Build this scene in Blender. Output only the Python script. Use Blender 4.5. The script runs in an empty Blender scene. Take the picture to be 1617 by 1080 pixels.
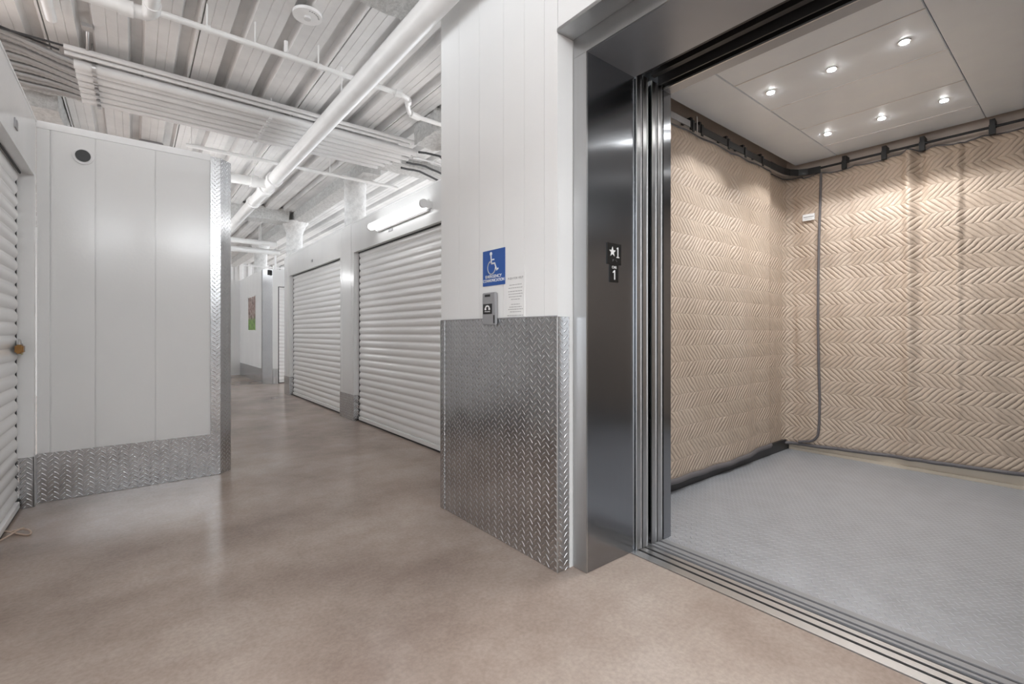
import bpy, bmesh, math, random
from mathutils import Vector, Matrix
C = bpy.context.scene.collection
S = bpy.context.scene
random.seed(4)
PI = math.pi

# ------------------------------------------------------------------ camera
cam = bpy.data.objects.new('camera', bpy.data.cameras.new('camera'))
C.objects.link(cam); S.camera = cam
cam.location = (0, 0, 1.13)
cam.rotation_euler = (PI/2, 0, -math.atan2(597.5, 746))
cam.data.sensor_width = 36; cam.data.lens = 36*746/1617
cam.data.shift_y = -15/1617
cam.data.clip_start = .02
# ------------------------------------------------------------------ world / exposure
W = bpy.data.worlds.new('world'); S.world = W; W.use_nodes = True
W.node_tree.nodes['Background'].inputs[0].default_value = (.93, .965, 1, 1)
W.node_tree.nodes['Background'].inputs[1].default_value = 2.3
S.view_settings.view_transform = 'Standard'; S.view_settings.look = 'None'
S.view_settings.gamma = 1; S.view_settings.use_curve_mapping = False
S.view_settings.exposure = 0.92
S.cycles.use_denoising = True
S.cycles.max_bounces = 10; S.cycles.diffuse_bounces = 6; S.cycles.glossy_bounces = 5
S.cycles.sample_clamp_indirect = 6
S.cycles.caustics_reflective = False; S.cycles.caustics_refractive = False
TUBE_E = 2.4      # strength of the fluorescent tubes
SPOT_W = 14.5      # watts of each cab downlight

# ------------------------------------------------------------------ node helpers
class NT:
    def __init__(s, name):
        s.m = bpy.data.materials.new(name); s.m.use_nodes = True
        s.t = s.m.node_tree; s.b = s.t.nodes['Principled BSDF']
    def n(s, typ, **k):
        x = s.t.nodes.new(typ)
        for a, v in k.items(): setattr(x, a, v)
        return x
    def L(s, a, b): s.t.links.new(a, b)
    def put(s, sock, v):
        if hasattr(v, 'links') or isinstance(v, bpy.types.NodeSocket): s.L(v, sock)
        else: sock.default_value = v
    def M(s, op, a, b=None, c=None, clamp=False):
        x = s.n('ShaderNodeMath', operation=op, use_clamp=clamp)
        s.put(x.inputs[0], a)
        if b is not None: s.put(x.inputs[1], b)
        if c is not None: s.put(x.inputs[2], c)
        return x.outputs[0]
    def uv(s):
        x = s.n('ShaderNodeUVMap'); x.uv_map = 'UVMap'
        q = s.n('ShaderNodeSeparateXYZ'); s.L(x.outputs[0], q.inputs[0])
        return x.outputs[0], q.outputs[0], q.outputs[1]
    def noise(s, vec, scale, detail=4, rough=.5, stretch=None):
        if stretch:
            mp = s.n('ShaderNodeMapping'); s.L(vec, mp.inputs[0]); mp.inputs['Scale'].default_value = stretch; vec = mp.outputs[0]
        x = s.n('ShaderNodeTexNoise'); s.L(vec, x.inputs['Vector'])
        x.inputs['Scale'].default_value = scale; x.inputs['Detail'].default_value = detail; x.inputs['Roughness'].default_value = rough
        return x.outputs[0]
    def ramp(s, fac, stops):
        r = s.n('ShaderNodeValToRGB'); s.L(fac, r.inputs[0]); e = r.color_ramp.elements
        while len(e) < len(stops): e.new(.5)
        for i, (p, c) in enumerate(stops):
            e[i].position = p; e[i].color = (*c, 1) if len(c) == 3 else c
        return r.outputs[0]
    def bump(s, h, dist, strength=1.0, prev=None):
        x = s.n('ShaderNodeBump'); x.inputs['Distance'].default_value = dist; x.inputs['Strength'].default_value = strength
        s.L(h, x.inputs['Height'])
        if prev is not None: s.L(prev, x.inputs['Normal'])
        return x.outputs[0]
    def set(s, col=None, rough=None, metal=None, normal=None, spec=None):
        if col is not None: s.put(s.b.inputs['Base Color'], (*col, 1) if isinstance(col, tuple) else col)
        if rough is not None: s.put(s.b.inputs['Roughness'], rough)
        if metal is not None: s.put(s.b.inputs['Metallic'], metal)
        if normal is not None: s.L(normal, s.b.inputs['Normal'])
        if spec is not None: s.b.inputs['Specular IOR Level'].default_value = spec
        return s.m
def obc(n): return n.n('ShaderNodeTexCoord').outputs['Object']

def plain(name, col, rough=.5, metal=0., var=.04):
    n = NT(name); t = obc(n); f = n.noise(t, 6, 3)
    c = n.ramp(f, [(.3, tuple(max(0, v*(1-var)) for v in col)), (.7, tuple(v*(1+var) for v in col))])
    return n.set(c, rough, metal)
def emit(name, col, e):
    n = NT(name); n.set((1, 1, 1), .4)
    n.b.inputs['Emission Color'].default_value = (*col, 1); n.b.inputs['Emission Strength'].default_value = e
    return n.m
def mat_panel():
    n = NT('white_painted_steel_panel'); v, x, y = n.uv()
    w = n.noise(v, 1.0, 2, .4, (1.6, .45, 1))
    c = n.ramp(n.noise(v, .8, 3), [(.3, (.74, .745, .745)), (.7, (.79, .79, .785))])
    b = n.bump(w, .012, .8); b = n.bump(n.noise(v, 60, 2), .0006, .5, b)
    return n.set(c, .19, 0, b, .42)
def mat_door():
    n = NT('white_roll_up_slats'); v, x, y = n.uv()
    b = n.bump(n.noise(v, 3, 2, .4, (.5, 2, 1)), .003, .6)
    return n.set((.87, .87, .865), .22, 0, b)
def mat_plate(name, col, rough, cell, metal=1.0, dist=.003):
    n = NT(name); v, x, y = n.uv()
    cw, chh = cell, cell*1.12
    ix = n.M('FLOOR', n.M('DIVIDE', x, cw)); par = n.M('MODULO', n.M('ABSOLUTE', ix), 2.0)
    y2 = n.M('ADD', n.M('DIVIDE', y, chh), n.M('MULTIPLY', par, .5))
    fx = n.M('MULTIPLY', n.M('SUBTRACT', n.M('SUBTRACT', n.M('DIVIDE', x, cw), ix), .5), cw)
    fy = n.M('MULTIPLY', n.M('SUBTRACT', n.M('SUBTRACT', y2, n.M('FLOOR', y2)), .5), chh)
    sy = n.M('MULTIPLY', fy, n.M('SUBTRACT', n.M('MULTIPLY', par, 2.0), 1.0))
    a = n.M('MULTIPLY', n.M('ADD', fx, sy), .7071); b = n.M('MULTIPLY', n.M('SUBTRACT', fx, sy), .7071)
    qa = n.M('POWER', n.M('ABSOLUTE', n.M('DIVIDE', a, cell*.62)), 2.0); qb = n.M('POWER', n.M('ABSOLUTE', n.M('DIVIDE', b, cell*.15)), 2.0)
    h = n.M('SUBTRACT', 1.0, n.M('ADD', qa, qb), clamp=True)
    h = n.M('SMOOTH_MIN', h, .75, .25)
    wav = n.noise(v, 1.7, 2)
    bp = n.bump(wav, .012, .5); bp = n.bump(h, dist, 1.0, bp)
    f = n.noise(v, 7, 5, .6)
    c = n.ramp(f, [(.3, tuple(q*.85 for q in col)), (.7, col)])
    mx = n.n('ShaderNodeMix', data_type='RGBA', blend_type='MIX'); n.L(h, mx.inputs['Factor'])   # worn tread tops, their glint also put into the colour so lozenges show
    n.L(c, mx.inputs['A']); mx.inputs['B'].default_value = tuple(min(1, q*1.3) for q in col)+(1,); c = mx.outputs['Result']
    r = n.M('ADD', rough, n.M('MULTIPLY', f, .12))
    return n.set(c, r, metal, bp)
def mat_brushed(name, col, rough, aniso=.0, streak=(260, 1.5, 1)):
    n = NT(name); v, x, y = n.uv()
    g = n.noise(v, 1, 3, .6, streak)
    c = n.ramp(g, [(.25, tuple(q*.94 for q in col)), (.75, col)])
    r = n.M('ADD', rough, n.M('MULTIPLY', g, .03))
    b = n.bump(n.noise(v, 1.3, 2), .01, .3)
    n.set(c, r, 1.0, b)
    if aniso:
        tg = n.n('ShaderNodeTangent', direction_type='UV_MAP'); tg.uv_map = 'UVMap'
        n.b.inputs['Anisotropic'].default_value = aniso; n.b.inputs['Anisotropic Rotation'].default_value = 0.0
        n.L(tg.outputs[0], n.b.inputs['Tangent'])
    return n.m
def mat_concrete():
    n = NT('polished_brown_concrete'); t = obc(n)
    big = n.noise(t, .55, 4, .55); mid = n.noise(t, 2.3, 6, .62); fine = n.noise(t, 60, 3, .6)
    m = n.M('ADD', n.M('MULTIPLY', big, .5), n.M('MULTIPLY', mid, .5))
    c = n.ramp(m, [(.36, (.29, .22, .182)), (.5, (.40, .318, .27)), (.64, (.50, .42, .365))])
    mx = n.n('ShaderNodeMix', data_type='RGBA', blend_type='MULTIPLY'); mx.inputs['Factor'].default_value = .5
    n.L(c, mx.inputs['A']); n.L(n.ramp(fine, [(.3, (.75, .75, .75)), (.65, (1.1, 1.1, 1.1))]), mx.inputs['B'])
    # pale scuffs close to the lift threshold
    sc = n.noise(t, 1.6, 8, .72)
    m2 = n.n('ShaderNodeMix', data_type='RGBA'); n.L(n.ramp(sc, [(.56, (0, 0, 0)), (.72, (.4, .4, .4))]), m2.inputs['Factor'])
    n.L(mx.outputs['Result'], m2.inputs['A']); m2.inputs['B'].default_value = (.40, .34, .29, 1)
    r = n.M('ADD', .12, n.M('MULTIPLY', mid, .16))
    b = n.bump(n.noise(t, 3, 3), .004, .35)
    return n.set(m2.outputs['Result'], r, 0, b, .22)
def mat_deck():
    n = NT('white_sprayed_metal_deck'); t = obc(n)
    f = n.noise(t, 1.2, 5, .6); g = n.noise(t, 30, 2)
    c = n.ramp(f, [(.35, (.60, .60, .60)), (.62, (.76, .76, .755))])
    return n.set(c, .55, 0, n.bump(g, .002, .5))
def mat_spray(name='sprayed_fireproofing', col=(.66, .66, .65), sc=28, dist=.03):
    n = NT(name); t = obc(n)
    g = n.noise(t, sc, 6, .7)
    c = n.ramp(g, [(.3, tuple(q*.72 for q in col)), (.6, col)])
    return n.set(c, .95, 0, n.bump(g, dist, 1.0), .1)
def mat_quilt():
    n = NT('quilted_tan_pad'); v, x, y = n.uv()
    tri = n.M('PINGPONG', y, .115)
    ph = n.M('DIVIDE', n.M('ADD', x, n.M('MULTIPLY', tri, .95)), .043)
    wob = n.noise(v, 7, 3, .5)
    ph = n.M('ADD', ph, n.M('MULTIPLY', wob, .9))
    s_ = n.M('ABSOLUTE', n.M('SINE', n.M('MULTIPLY', ph, PI)))
    puff = n.M('POWER', s_, .55)
    rows = n.M('POWER', n.M('ABSOLUTE', n.M('SINE', n.M('MULTIPLY', n.M('DIVIDE', y, .115), PI))), .35)
    h = n.M('MULTIPLY', puff, n.M('ADD', .55, n.M('MULTIPLY', rows, .45)))
    b = n.bump(n.noise(v, 2.2, 4, .6, (1, .5, 1)), .05, .5)
    b = n.bump(n.noise(v, 9, 4, .7, (1.6, .8, 1)), .012, .6, b)
    b = n.bump(h, .009, .85, b)
    c = n.ramp(n.noise(v, 1.4, 4), [(.3, (.52, .41, .32)), (.7, (.585, .475, .385))])
    return n.set(c, .5, 0, b, .35)
M = dict(
    panel=mat_panel(), door=mat_door(), concrete=mat_concrete(), deck=mat_deck(), spray=mat_spray(),
    column=mat_spray('white_plastered_column', (.72, .72, .715), 14, .012),
    plate=mat_plate('aluminium_diamond_plate', (.56, .565, .575), .17, .030),
    floorplate=mat_plate('painted_diamond_plate', (.46, .475, .505), .34, .028, .35, .003),
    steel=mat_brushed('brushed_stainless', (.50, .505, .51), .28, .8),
    steel_darkened=mat_brushed('stainless_darkened_reflection', (.33, .345, .37), .17, .92),  # stainless with its dark reflections put into the base colour
    cabpanel=plain('satin_grey_ceiling_panel', (.86, .93, 1.0), .3, .08, .02),
    alu=mat_brushed('sill_aluminium', (.62, .62, .62), .33, 0, (200, 2, 1)),
    backdrop=plain('dim_grey_backdrop', (.26, .26, .26), .8),  # dim grey for the added backdrop out of view
    satin=plain('satin_steel', (.38, .40, .43), .38, .8, .03),
    black=plain('black_metal', (.012, .012, .013), .45), track=plain('track_dark_steel', (.05, .05, .052), .35, .6),
    rubber=plain('dark_weather_strip', (.03, .03, .032), .6),
    pipe=plain('white_painted_pipe', (.78, .78, .775), .35), conduit=plain('white_painted_conduit', (.64, .64, .64), .45),
    galv=plain('galvanised_metal', (.55, .55, .55), .32, .9), gris=plain('grey_trim', (.33, .33, .34), .4, .3),
    flex=plain('flexible_metal_conduit', (.36, .36, .36), .5, .5),
    white=plain('white_plastic', (.80, .80, .80), .35), quilt=mat_quilt(),
    binding=plain('grey_binding_tape', (.13, .12, .125), .6), cream=plain('cream_kick_trim', (.62, .54, .44), .3),
    cabwall=plain('beige_cab_wall', (.78, .69, .62), .5), blue=plain('sign_blue', (.018, .085, .33), .35),
    signwhite=plain('sign_white', (.82, .82, .82), .4), signblack=plain('sign_black', (.008, .008, .008), .35),
    clear=plain('translucent_placard', (.78, .78, .775), .15), print_=plain('grey_print', (.25, .25, .25), .5),
    brass=plain('brass', (.26, .14, .05), .35, .8), green=plain('tag_green', (.35, .42, .18), .5),
    twine=plain('pale_twine', (.55, .42, .33), .7),
    tube_far=emit('lit_tube_bright', (.98, .99, 1), 9.0), tube_hung=emit('lit_tube_hung', (.94, .975, 1), 85.0),
    tube=emit('lit_tube', (.98, .99, 1), TUBE_E), lens=emit('lit_lens', (1, .99, .97), 150.0),
    blind=plain('dark_gap', (.02, .02, .02), .8),
)
def mat_poster():
    n = NT('poster_print'); v, x, y = n.uv()
    a = n.noise(v, 9, 5, .6)
    c1 = n.ramp(a, [(.35, (.05, .04, .04)), (.5, (.30, .18, .15)), (.62, (.5, .45, .42))])
    c2 = n.ramp(a, [(.35, (.06, .12, .03)), (.6, (.22, .42, .08))])
    z = n.n('ShaderNodeMapRange'); n.L(n.M('ADD', y, n.M('MULTIPLY', a, .15)), z.inputs[0]); z.inputs[1].default_value = 1.5; z.inputs[2].default_value = 1.56
    m = n.n('ShaderNodeMix', data_type='RGBA'); n.L(z.outputs[0], m.inputs['Factor']); n.L(c2, m.inputs['A']); n.L(c1, m.inputs['B'])
    return n.set(m.outputs['Result'], .4)
M['poster'] = mat_poster()

# ------------------------------------------------------------------ mesh helpers
def box(bm, x0, x1, y0, y1, z0, z1, bev=0):
    r = bmesh.ops.create_cube(bm, size=1)
    vs = r['verts']
    for v in vs: v.co = Vector(((x0+x1)/2+v.co.x*abs(x1-x0), (y0+y1)/2+v.co.y*abs(y1-y0), (z0+z1)/2+v.co.z*abs(z1-z0)))
    if bev:
        es = list({e for v in vs for e in v.link_edges})
        bmesh.ops.bevel(bm, geom=es, offset=bev, segments=2, affect='EDGES')
def tube(bm, pts, r, seg=12, caps=True, rip=None):
    """round tube along a polyline; rip = (pitch, depth) gives a ribbed hose"""
    pts = [Vector(p) for p in pts]
    if rip:
        out = []
        for a, b in zip(pts, pts[1:]):
            k = max(1, int((b-a).length/rip[0])*2)
            out += [a.lerp(b, i/k) for i in range(k)]
        pts = out+[pts[-1]]
    rings = []; up0 = None
    for i, p in enumerate(pts):
        d = (pts[min(i+1, len(pts)-1)]-pts[max(i-1, 0)]).normalized()
        if up0 is None: up0 = Vector((0, 0, 1)) if abs(d.z) < .9 else Vector((1, 0, 0))
        a = d.cross(up0).normalized(); b = a.cross(d).normalized(); up0 = b
        rr = r*(1-(rip[1] if rip and i % 2 else 0))
        rings.append([bm.verts.new(p+a*math.cos(t)*rr+b*math.sin(t)*rr) for t in (2*PI*k/seg for k in range(seg))])
    for A, B in zip(rings, rings[1:]):
        for k in range(seg):
            f = bm.faces.new((A[k], A[(k+1) % seg], B[(k+1) % seg], B[k])); f.smooth = True
    if caps:
        bm.faces.new(rings[0][::-1]); bm.faces.new(rings[-1])
def cyl(bm, a, b, r, seg=20): tube(bm, [a, b], r, seg)
def poly(bm, pts, n, t):
    """flat polygon pts extruded by t along n"""
    n = Vector(n)*t
    a = [bm.verts.new(Vector(p)) for p in pts]; b = [bm.verts.new(Vector(p)+n) for p in pts]
    k = len(a)
    try:
        bm.faces.new(a[::-1]); bm.faces.new(b)
    except ValueError: pass
    for i in range(k): bm.faces.new((a[i], a[(i+1) % k], b[(i+1) % k], b[i]))
def extr(bm, prof, a0, a1, mk, closed=True):
    A = [bm.verts.new(mk(p, a0)) for p in prof]; B = [bm.verts.new(mk(p, a1)) for p in prof]
    k = len(prof)
    for i in range(k if closed else k-1): bm.faces.new((A[i], A[(i+1) % k], B[(i+1) % k], B[i]))
    if closed: bm.faces.new(A[::-1]); bm.faces.new(B)
def bx(*boxes, bev=0):
    bm = bmesh.new()
    for b in boxes: box(bm, *b, bev=bev)
    return bm
def obj(name, bm, m, parent=None, smooth=None, keep_uv=False):
    bmesh.ops.recalc_face_normals(bm, faces=bm.faces[:])
    uvl = bm.loops.layers.uv.get('UVMap')
    if uvl is None:
        uvl = bm.loops.layers.uv.new('UVMap')
        for f in bm.faces:
            n = f.normal
            if abs(n.z) > .7:
                for l in f.loops: l[uvl].uv = (l.vert.co.x, l.vert.co.y)
            else:
                t = Vector((-n.y, n.x, 0)).normalized() if (abs(n.x)+abs(n.y)) > 1e-6 else Vector((1, 0, 0))
                for l in f.loops: l[uvl].uv = (l.vert.co.dot(t), l.vert.co.z)
    xs = [v.co for v in bm.verts]
    lo = Vector([min(c[i] for c in xs) for i in range(3)]); hi = Vector([max(c[i] for c in xs) for i in range(3)])
    o0 = Vector(((lo.x+hi.x)/2, (lo.y+hi.y)/2, lo.z))
    bmesh.ops.translate(bm, verts=bm.verts[:], vec=-o0)
    me = bpy.data.meshes.new(name); bm.to_mesh(me); bm.free()
    if smooth is not None:
        for p in me.polygons: p.use_smooth = True
        me.set_sharp_from_angle(angle=math.radians(smooth))
    o = bpy.data.objects.new(name, me); C.objects.link(o); o.data.materials.append(M[m])
    wp = o0
    if parent is not None:
        o.parent = parent; q = parent; off = Vector((0, 0, 0))
        while q is not None: off += q.location; q = q.parent
        wp = o0-off
    o.location = wp
    return o
def tag(o, label, cat, group=None):
    o['label'] = label; o['category'] = cat
    if group: o['group'] = group
    return o
def thing(name, label, cat, loc, group=None):
    o = bpy.data.objects.new(name, None); C.objects.link(o); o.location = loc; o.empty_display_size = .1
    return tag(o, label, cat, group)
def struct(name, bm, m, smooth=None):
    o = obj(name, bm, m, None, smooth); o['kind'] = 'structure'; return o

# ------------------------------------------------------------------ floor and ceiling
FX = 1.985; YJ = 1.509; YR = -.25
struct('floor', bx((-14, FX, -14, 18, -.1, 0), (FX, 7, YJ+.09, 18, -.1, 0), (FX, 7, -14, YR-.09, -.1, 0)), 'concrete')
def deck():
    bm = bmesh.new(); P = .3048; prof = []
    x = -.225-P*13; zl, zh = 3.42, 3.49; k = 0
    while x < 6.5:
        prof += [(x, zl)]
        if k % 3 == 0: prof += [(x+.004, zl), (x+.006, zl+.03), (x+.012, zl+.03), (x+.014, zl)]
        prof += [(x+.062, zl), (x+.066, zl+.004), (x+.070, zl), (x+.128, zl), (x+.132, zl+.004), (x+.136, zl), (x+.190, zl), (x+.212, zh), (x+.275, zh), (x+.297, zl)]
        x += P; k += 1
    prof.append((x, zl))
    extr(bm, prof, -3, 17.95, lambda p, y: (p[0], y, p[1]), closed=False)
    extr(bm, [(-4.2, 3.5), (6.6, 3.5), (6.6, 3.56), (-4.2, 3.56)], -3, 17.95, lambda p, y: (p[0], y, p[1]))
    return bm
struct('ceiling', deck(), 'deck')

# ------------------------------------------------------------------ walls
def panel_wall(name, axis, at, th, a0, a1, z0, z1, seams, holes=(), g=.006):
    """steel partition: axis 'x' = plane X=at spanning Y a0..a1; faces come as separate strips with fine seams"""
    bm = bmesh.new()
    cuts = [a0]+sorted(s for s in seams if a0 < s < a1)+[a1]
    def b(u0, u1, w0, w1, t0, t1):
        if axis == 'x': box(bm, t0, t1, u0, u1, w0, w1)
        else: box(bm, u0, u1, t0, t1, w0, w1)
    sgn = 1 if th > 0 else -1
    def slab(u0, u1, w0, w1, inset=0):
        t0, t1 = at+sgn*inset, at+th
        b(u0, u1, w0, w1, min(t0, t1), max(t0, t1))
    for u0, u1 in zip(cuts, cuts[1:]):
        hs = [h for h in holes if h[0] < u1 and h[1] > u0]
        if not hs: slab(u0+g/2, u1-g/2, z0, z1)
        else:
            q = u0+g/2
            for h in sorted(hs):
                if h[0] > q: slab(q, h[0], z0, z1)
                slab(max(q, h[0]), min(u1-g/2, h[1]), h[2], z1); q = h[1]
            if q < u1-g/2: slab(q, u1-g/2, z0, z1)
        if u1 != a1: slab(u1-.01, u1+.01, z0, z1, .008) if not hs else None
    return struct(name, bm, 'panel')
TOP = 2.52; DH = 2.15
# right-hand locker front (behind the lift bump-out), with two door openings
panel_wall('wall_right', 'x', 2.19, .09, 2.70, 9.51, 0, TOP, (2.9, 6.05, 6.4, 9.25), [(3.25, 5.96, DH), (6.47, 9.15, DH)])
obj_ = struct('trim_1', bx((2.186, 2.284, 2.70, 9.512, TOP, TOP+.012)), 'white')
struct('wall_right_return', bx((2.285, 6.4, 9.42, 9.51, 0, TOP)), 'panel')
# bump-out beside the lift, full height
panel_wall('wall_lift', 'x', 1.555, .10, 1.598, 2.676, 0, 3.42, (1.69, 1.841, 2.015, 2.242, 2.459), g=.0022)
struct('wall_lift_side', bx((1.66, 2.6, 2.58, 2.676, 0, 3.42)), 'panel')
struct('wall_lift_reveal', bx((1.657, 1.75, 1.598, 1.66, 0, 3.42)), 'panel')
struct('wall_lift_header', bx((1.555, 1.66, -.34, 1.596, 2.56, 3.42)), 'panel')
panel_wall('wall_lift_right', 'x', 1.555, .10, -1.8, -.342, 0, 3.42, (-.6, -.9, -1.2, -1.5), g=.0022)
# left locker block
panel_wall('wall_left_end', 'y', 4.40, .09, -.503, .473, 0, TOP, (-.435, -.208, .126))
struct('trim_2', bx((-.506, .473, 4.394, 4.40, TOP-.035, TOP+.012)), 'white')
panel_wall('wall_left', 'x', -.503, -.09, -1.8, 4.40, 0, TOP, (4.395,), [(1.7, 4.325, DH), (-1.5, 1.2, DH)])
struct('trim_3', bx((-.60, -.499, -1.8, 4.40, TOP, TOP+.012)), 'white')
panel_wall('wall_left_corridor', 'x', .622, -.09, 4.56, 11.9, 0, TOP, (5.6, 6.6, 7.6, 8.6, 9.6, 10.6))
struct('wall_left_corridor_return', bx((-3.9, .53, 11.81, 11.9, 0, TOP)), 'panel')
# far block
def far_block():
    bm = bmesh.new()
    box(bm, 2.223, 2.31, 11.56, 14.4, 0, TOP)
    box(bm, 2.384, 2.497, 11.40, 11.49, 0, TOP)
    box(bm, 2.497, 5.3, 11.40, 11.49, DH, TOP)
    box(bm, 5.3, 6.4, 11.40, 11.49, 0, TOP)
    return bm
struct('wall_far_block', far_block(), 'panel')
struct('wall_far', bx((-3.9, 2.223, 14.4, 14.49, 0, TOP)), 'panel')
struct('backdrop_behind', bx((-5, 6, -6.1, -6, 0, 3.2)), 'backdrop')  # unseen backdrop added to dim what the metal plates reflect from behind
struct('wall_back', bx((-4, 6.6, 17.9, 18, 0, 3.5)), 'panel')
struct('wall_back_corner', bx((-4, 2.03, 14.5, 14.6, TOP, 3.42)), 'panel')
def corr_wall():
    bm = bmesh.new(); prof = []; x = 2.6
    while x < 6.3: prof += [(x, 17.86), (x+.1, 17.86), (x+.13, 17.80), (x+.22, 17.80), (x+.25, 17.86)]; x += .25
    extr(bm, prof, 2.4, 3.42, lambda p, z: (p[0], p[1], z), closed=False)
    return bm
struct('wall_back_siding', corr_wall(), 'deck')

# ------------------------------------------------------------------ diamond plate guards
def guard(name, bm, label, cat='kick plate', group=None): return tag(obj(name, bm, 'plate'), label, cat, group)
T = .004
g = thing('kick_plate', 'tall diamond-plate guard panel on the white wall beside the lift', 'kick plate', (1.553, 2.14, 0))
obj('panel', bx((1.555-T, 1.555, 1.600, 2.672, .002, 1.207)), 'plate', g)
obj('edge_strip', bx((1.555-T*2, 1.555-T, 2.625, 2.672, .002, 1.206)), 'plate', g)
obj('corner_wrap', bx((1.551, 1.628, 1.594, 1.598, .002, 1.205)), 'plate', g)
obj('corner_bead', bx((1.547, 1.553, 1.592, 1.600, .002, 1.206), bev=.002), 'alu', g)
obj('top_cap', bx((1.549, 1.5555, 1.600, 2.672, 1.205, 1.210)), 'gris', g)
guard('kick_plate', bx((-.500, .473, 4.40-T, 4.40, .002, .327)), 'low diamond-plate kick plate along the bottom of the left end wall')
g = thing('kick_plate', 'narrow diamond-plate kick plate beside the padlocked roll-up door', 'kick plate', (-.54, 4.32, 0))
obj('panel', bx((-.588, -.503, 4.325-T, 4.325, .002, .325)), 'plate', g)
obj('edge_bead', bx((-.507, -.499, 4.321, 4.40, .002, .327)), 'alu', g)
def chamfer(x0, y0, x1, y1, z0, z1, t=.02):
    d = Vector((x1-x0, y1-y0, 0)).normalized(); n = Vector((-d.y, d.x, 0))
    bm = bmesh.new(); a = Vector((x0, y0, z0)); b = Vector((x1, y1, z0))
    poly(bm, [a, b, b+Vector((0, 0, z1-z0)), a+Vector((0, 0, z1-z0))], n, t)
    return bm
struct('wall_left_corner', chamfer(.541, 4.403, .622, 4.484, 0, TOP-.004, .05), 'panel')
struct('wall_left_corner_fill', bx((.45, .541, 4.403, 4.48, 0, TOP-.004), (.55, .62, 4.484, 4.58, 0, TOP-.004)), 'panel')
g = thing('corner_guard', 'full-height diamond-plate corner guard at the end of the left wall', 'corner guard', (.54, 4.42, 0))
obj('front_face', bx((.473, .541, 4.399-T, 4.399, .002, TOP)), 'plate', g)
obj('angled_face', chamfer(.541+.0015, 4.398, .624, 4.4805, .002, TOP, .004), 'plate', g)
# far block corner guard
g = thing('corner_guard', 'grey metal corner guard on the far block beside the framed poster', 'corner guard', (2.3, 11.5, 0))
obj('angled_face', chamfer(2.223, 11.561, 2.384, 11.40, .002, TOP, -.02) if False else chamfer(2.384, 11.398, 2.221, 11.561, .002, TOP, -.02), 'plate', g)
obj('side_face', bx((2.217, 2.221, 11.561, 11.68, .002, TOP)), 'plate', g)
obj('bracket', bx((2.29, 2.35, 11.40, 11.44, TOP-.13, TOP-.02)), 'black', g)
g = thing('kick_plate', 'low diamond-plate kick plate around the foot of the far block', 'kick plate', (2.22, 12.5, 0))
obj('side_panel', bx((2.215, 2.221, 11.685, 14.39, .002, .33)), 'plate', g)
obj('front_panel', bx((2.39, 2.495, 11.392, 11.398, .002, .33)), 'plate', g)
# posts between roller doors
g = thing('kick_plate', 'low diamond-plate kick plate on the post between the two white roll-up doors', 'kick plate', (2.186, 6.2, 0))
obj('front_panel', bx((2.186, 2.19, 5.958, 6.472, .002, .33)), 'plate', g)
obj('return_panel', bx((2.186, 2.27, 5.954, 5.958, .002, .33)), 'plate', g)
g = thing('kick_plate', 'low diamond-plate kick plate on the end post past the farther roll-up door', 'kick plate', (2.186, 9.3, 0))
obj('front_panel', bx((2.186, 2.19, 9.148, 9.512, .002, .33)), 'plate', g)
obj('return_panel', bx((2.186, 2.27, 9.144, 9.148, .002, .33)), 'plate', g)

# ------------------------------------------------------------------ roll-up doors
def slat_profile(z0, z1, pitch=.081, dep=.013):
    out = []; z = z0; k = 0
    while z < z1-.001:
        for dz, d in ((0, 0), (.004, 0), (.014, .55), (.026, .92), (.040, 1), (.054, .92), (.066, .55), (.075, .05)):
            if z+dz <= z1: out.append((d*dep, z+dz))
        z += pitch
    out.append((0, z1)); return out
def roll_door(axis, at, sgn, a0, a1, label, guide_ends=(1, 1), plate=None, pitch=.081):
    """sgn = direction the door face looks at along the axis"""
    if axis == 'x': loc = (at, (a0+a1)/2, 0)
    else: loc = ((a0+a1)/2, at, 0)
    t = thing('roll_up_door', label, 'roll-up door', loc, 'white roll-up locker doors')
    bm = bmesh.new(); pr = slat_profile(.055, DH+.02, pitch)
    mk = (lambda p, a: (at+sgn*p[0], a, p[1])) if axis == 'x' else (lambda p, a: (a, at+sgn*p[0], p[1]))
    extr(bm, [(p[0], p[1]) for p in pr]+[(-.002+p[0], p[1]) for p in pr[::-1]], a0+.034, a1-.034, mk)
    obj('slat_curtain', bm, 'door', t, 35)
    def B(u0, u1, d0, d1, z0, z1, bev=0):
        q0, q1 = sorted((at+sgn*d0, at+sgn*d1))
        return bx((q0, q1, u0, u1, z0, z1), bev=bev) if axis == 'x' else bx((u0, u1, q0, q1, z0, z1), bev=bev)
    obj('bottom_bar', B(a0+.034, a1-.034, -.006, .022, .018, .058, .003), 'door', t)
    obj('bottom_seal', B(a0+.034, a1-.034, -.004, .016, .001, .018), 'rubber', t)
    for e, (u0, u1) in zip(guide_ends, ((a0+.002, a0+.033), (a1-.033, a1-.002))):
        if e: obj('guide_rail', B(u0, u1, -.03, .004, .001, DH), 'rubber', t)
    obj('head_seal', B(a0+.034, a1-.034, .019, .026, DH-.012, DH+.01), 'rubber', t)
    return t
roll_door('x', 2.262, -1, 3.25, 5.96, 'nearer white roll-up door on the right, beside the lift bump-out')
roll_door('x', 2.262, -1, 6.47, 9.15, 'farther white roll-up door on the right, beyond the post')
roll_door('x', -.585, 1, 1.7, 4.325, 'white roll-up door with a brass padlock at the left edge')
roll_door('y', 11.47, -1, 2.497, 5.3, 'small distant roll-up door in the far block, right of the corner guard')
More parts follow.
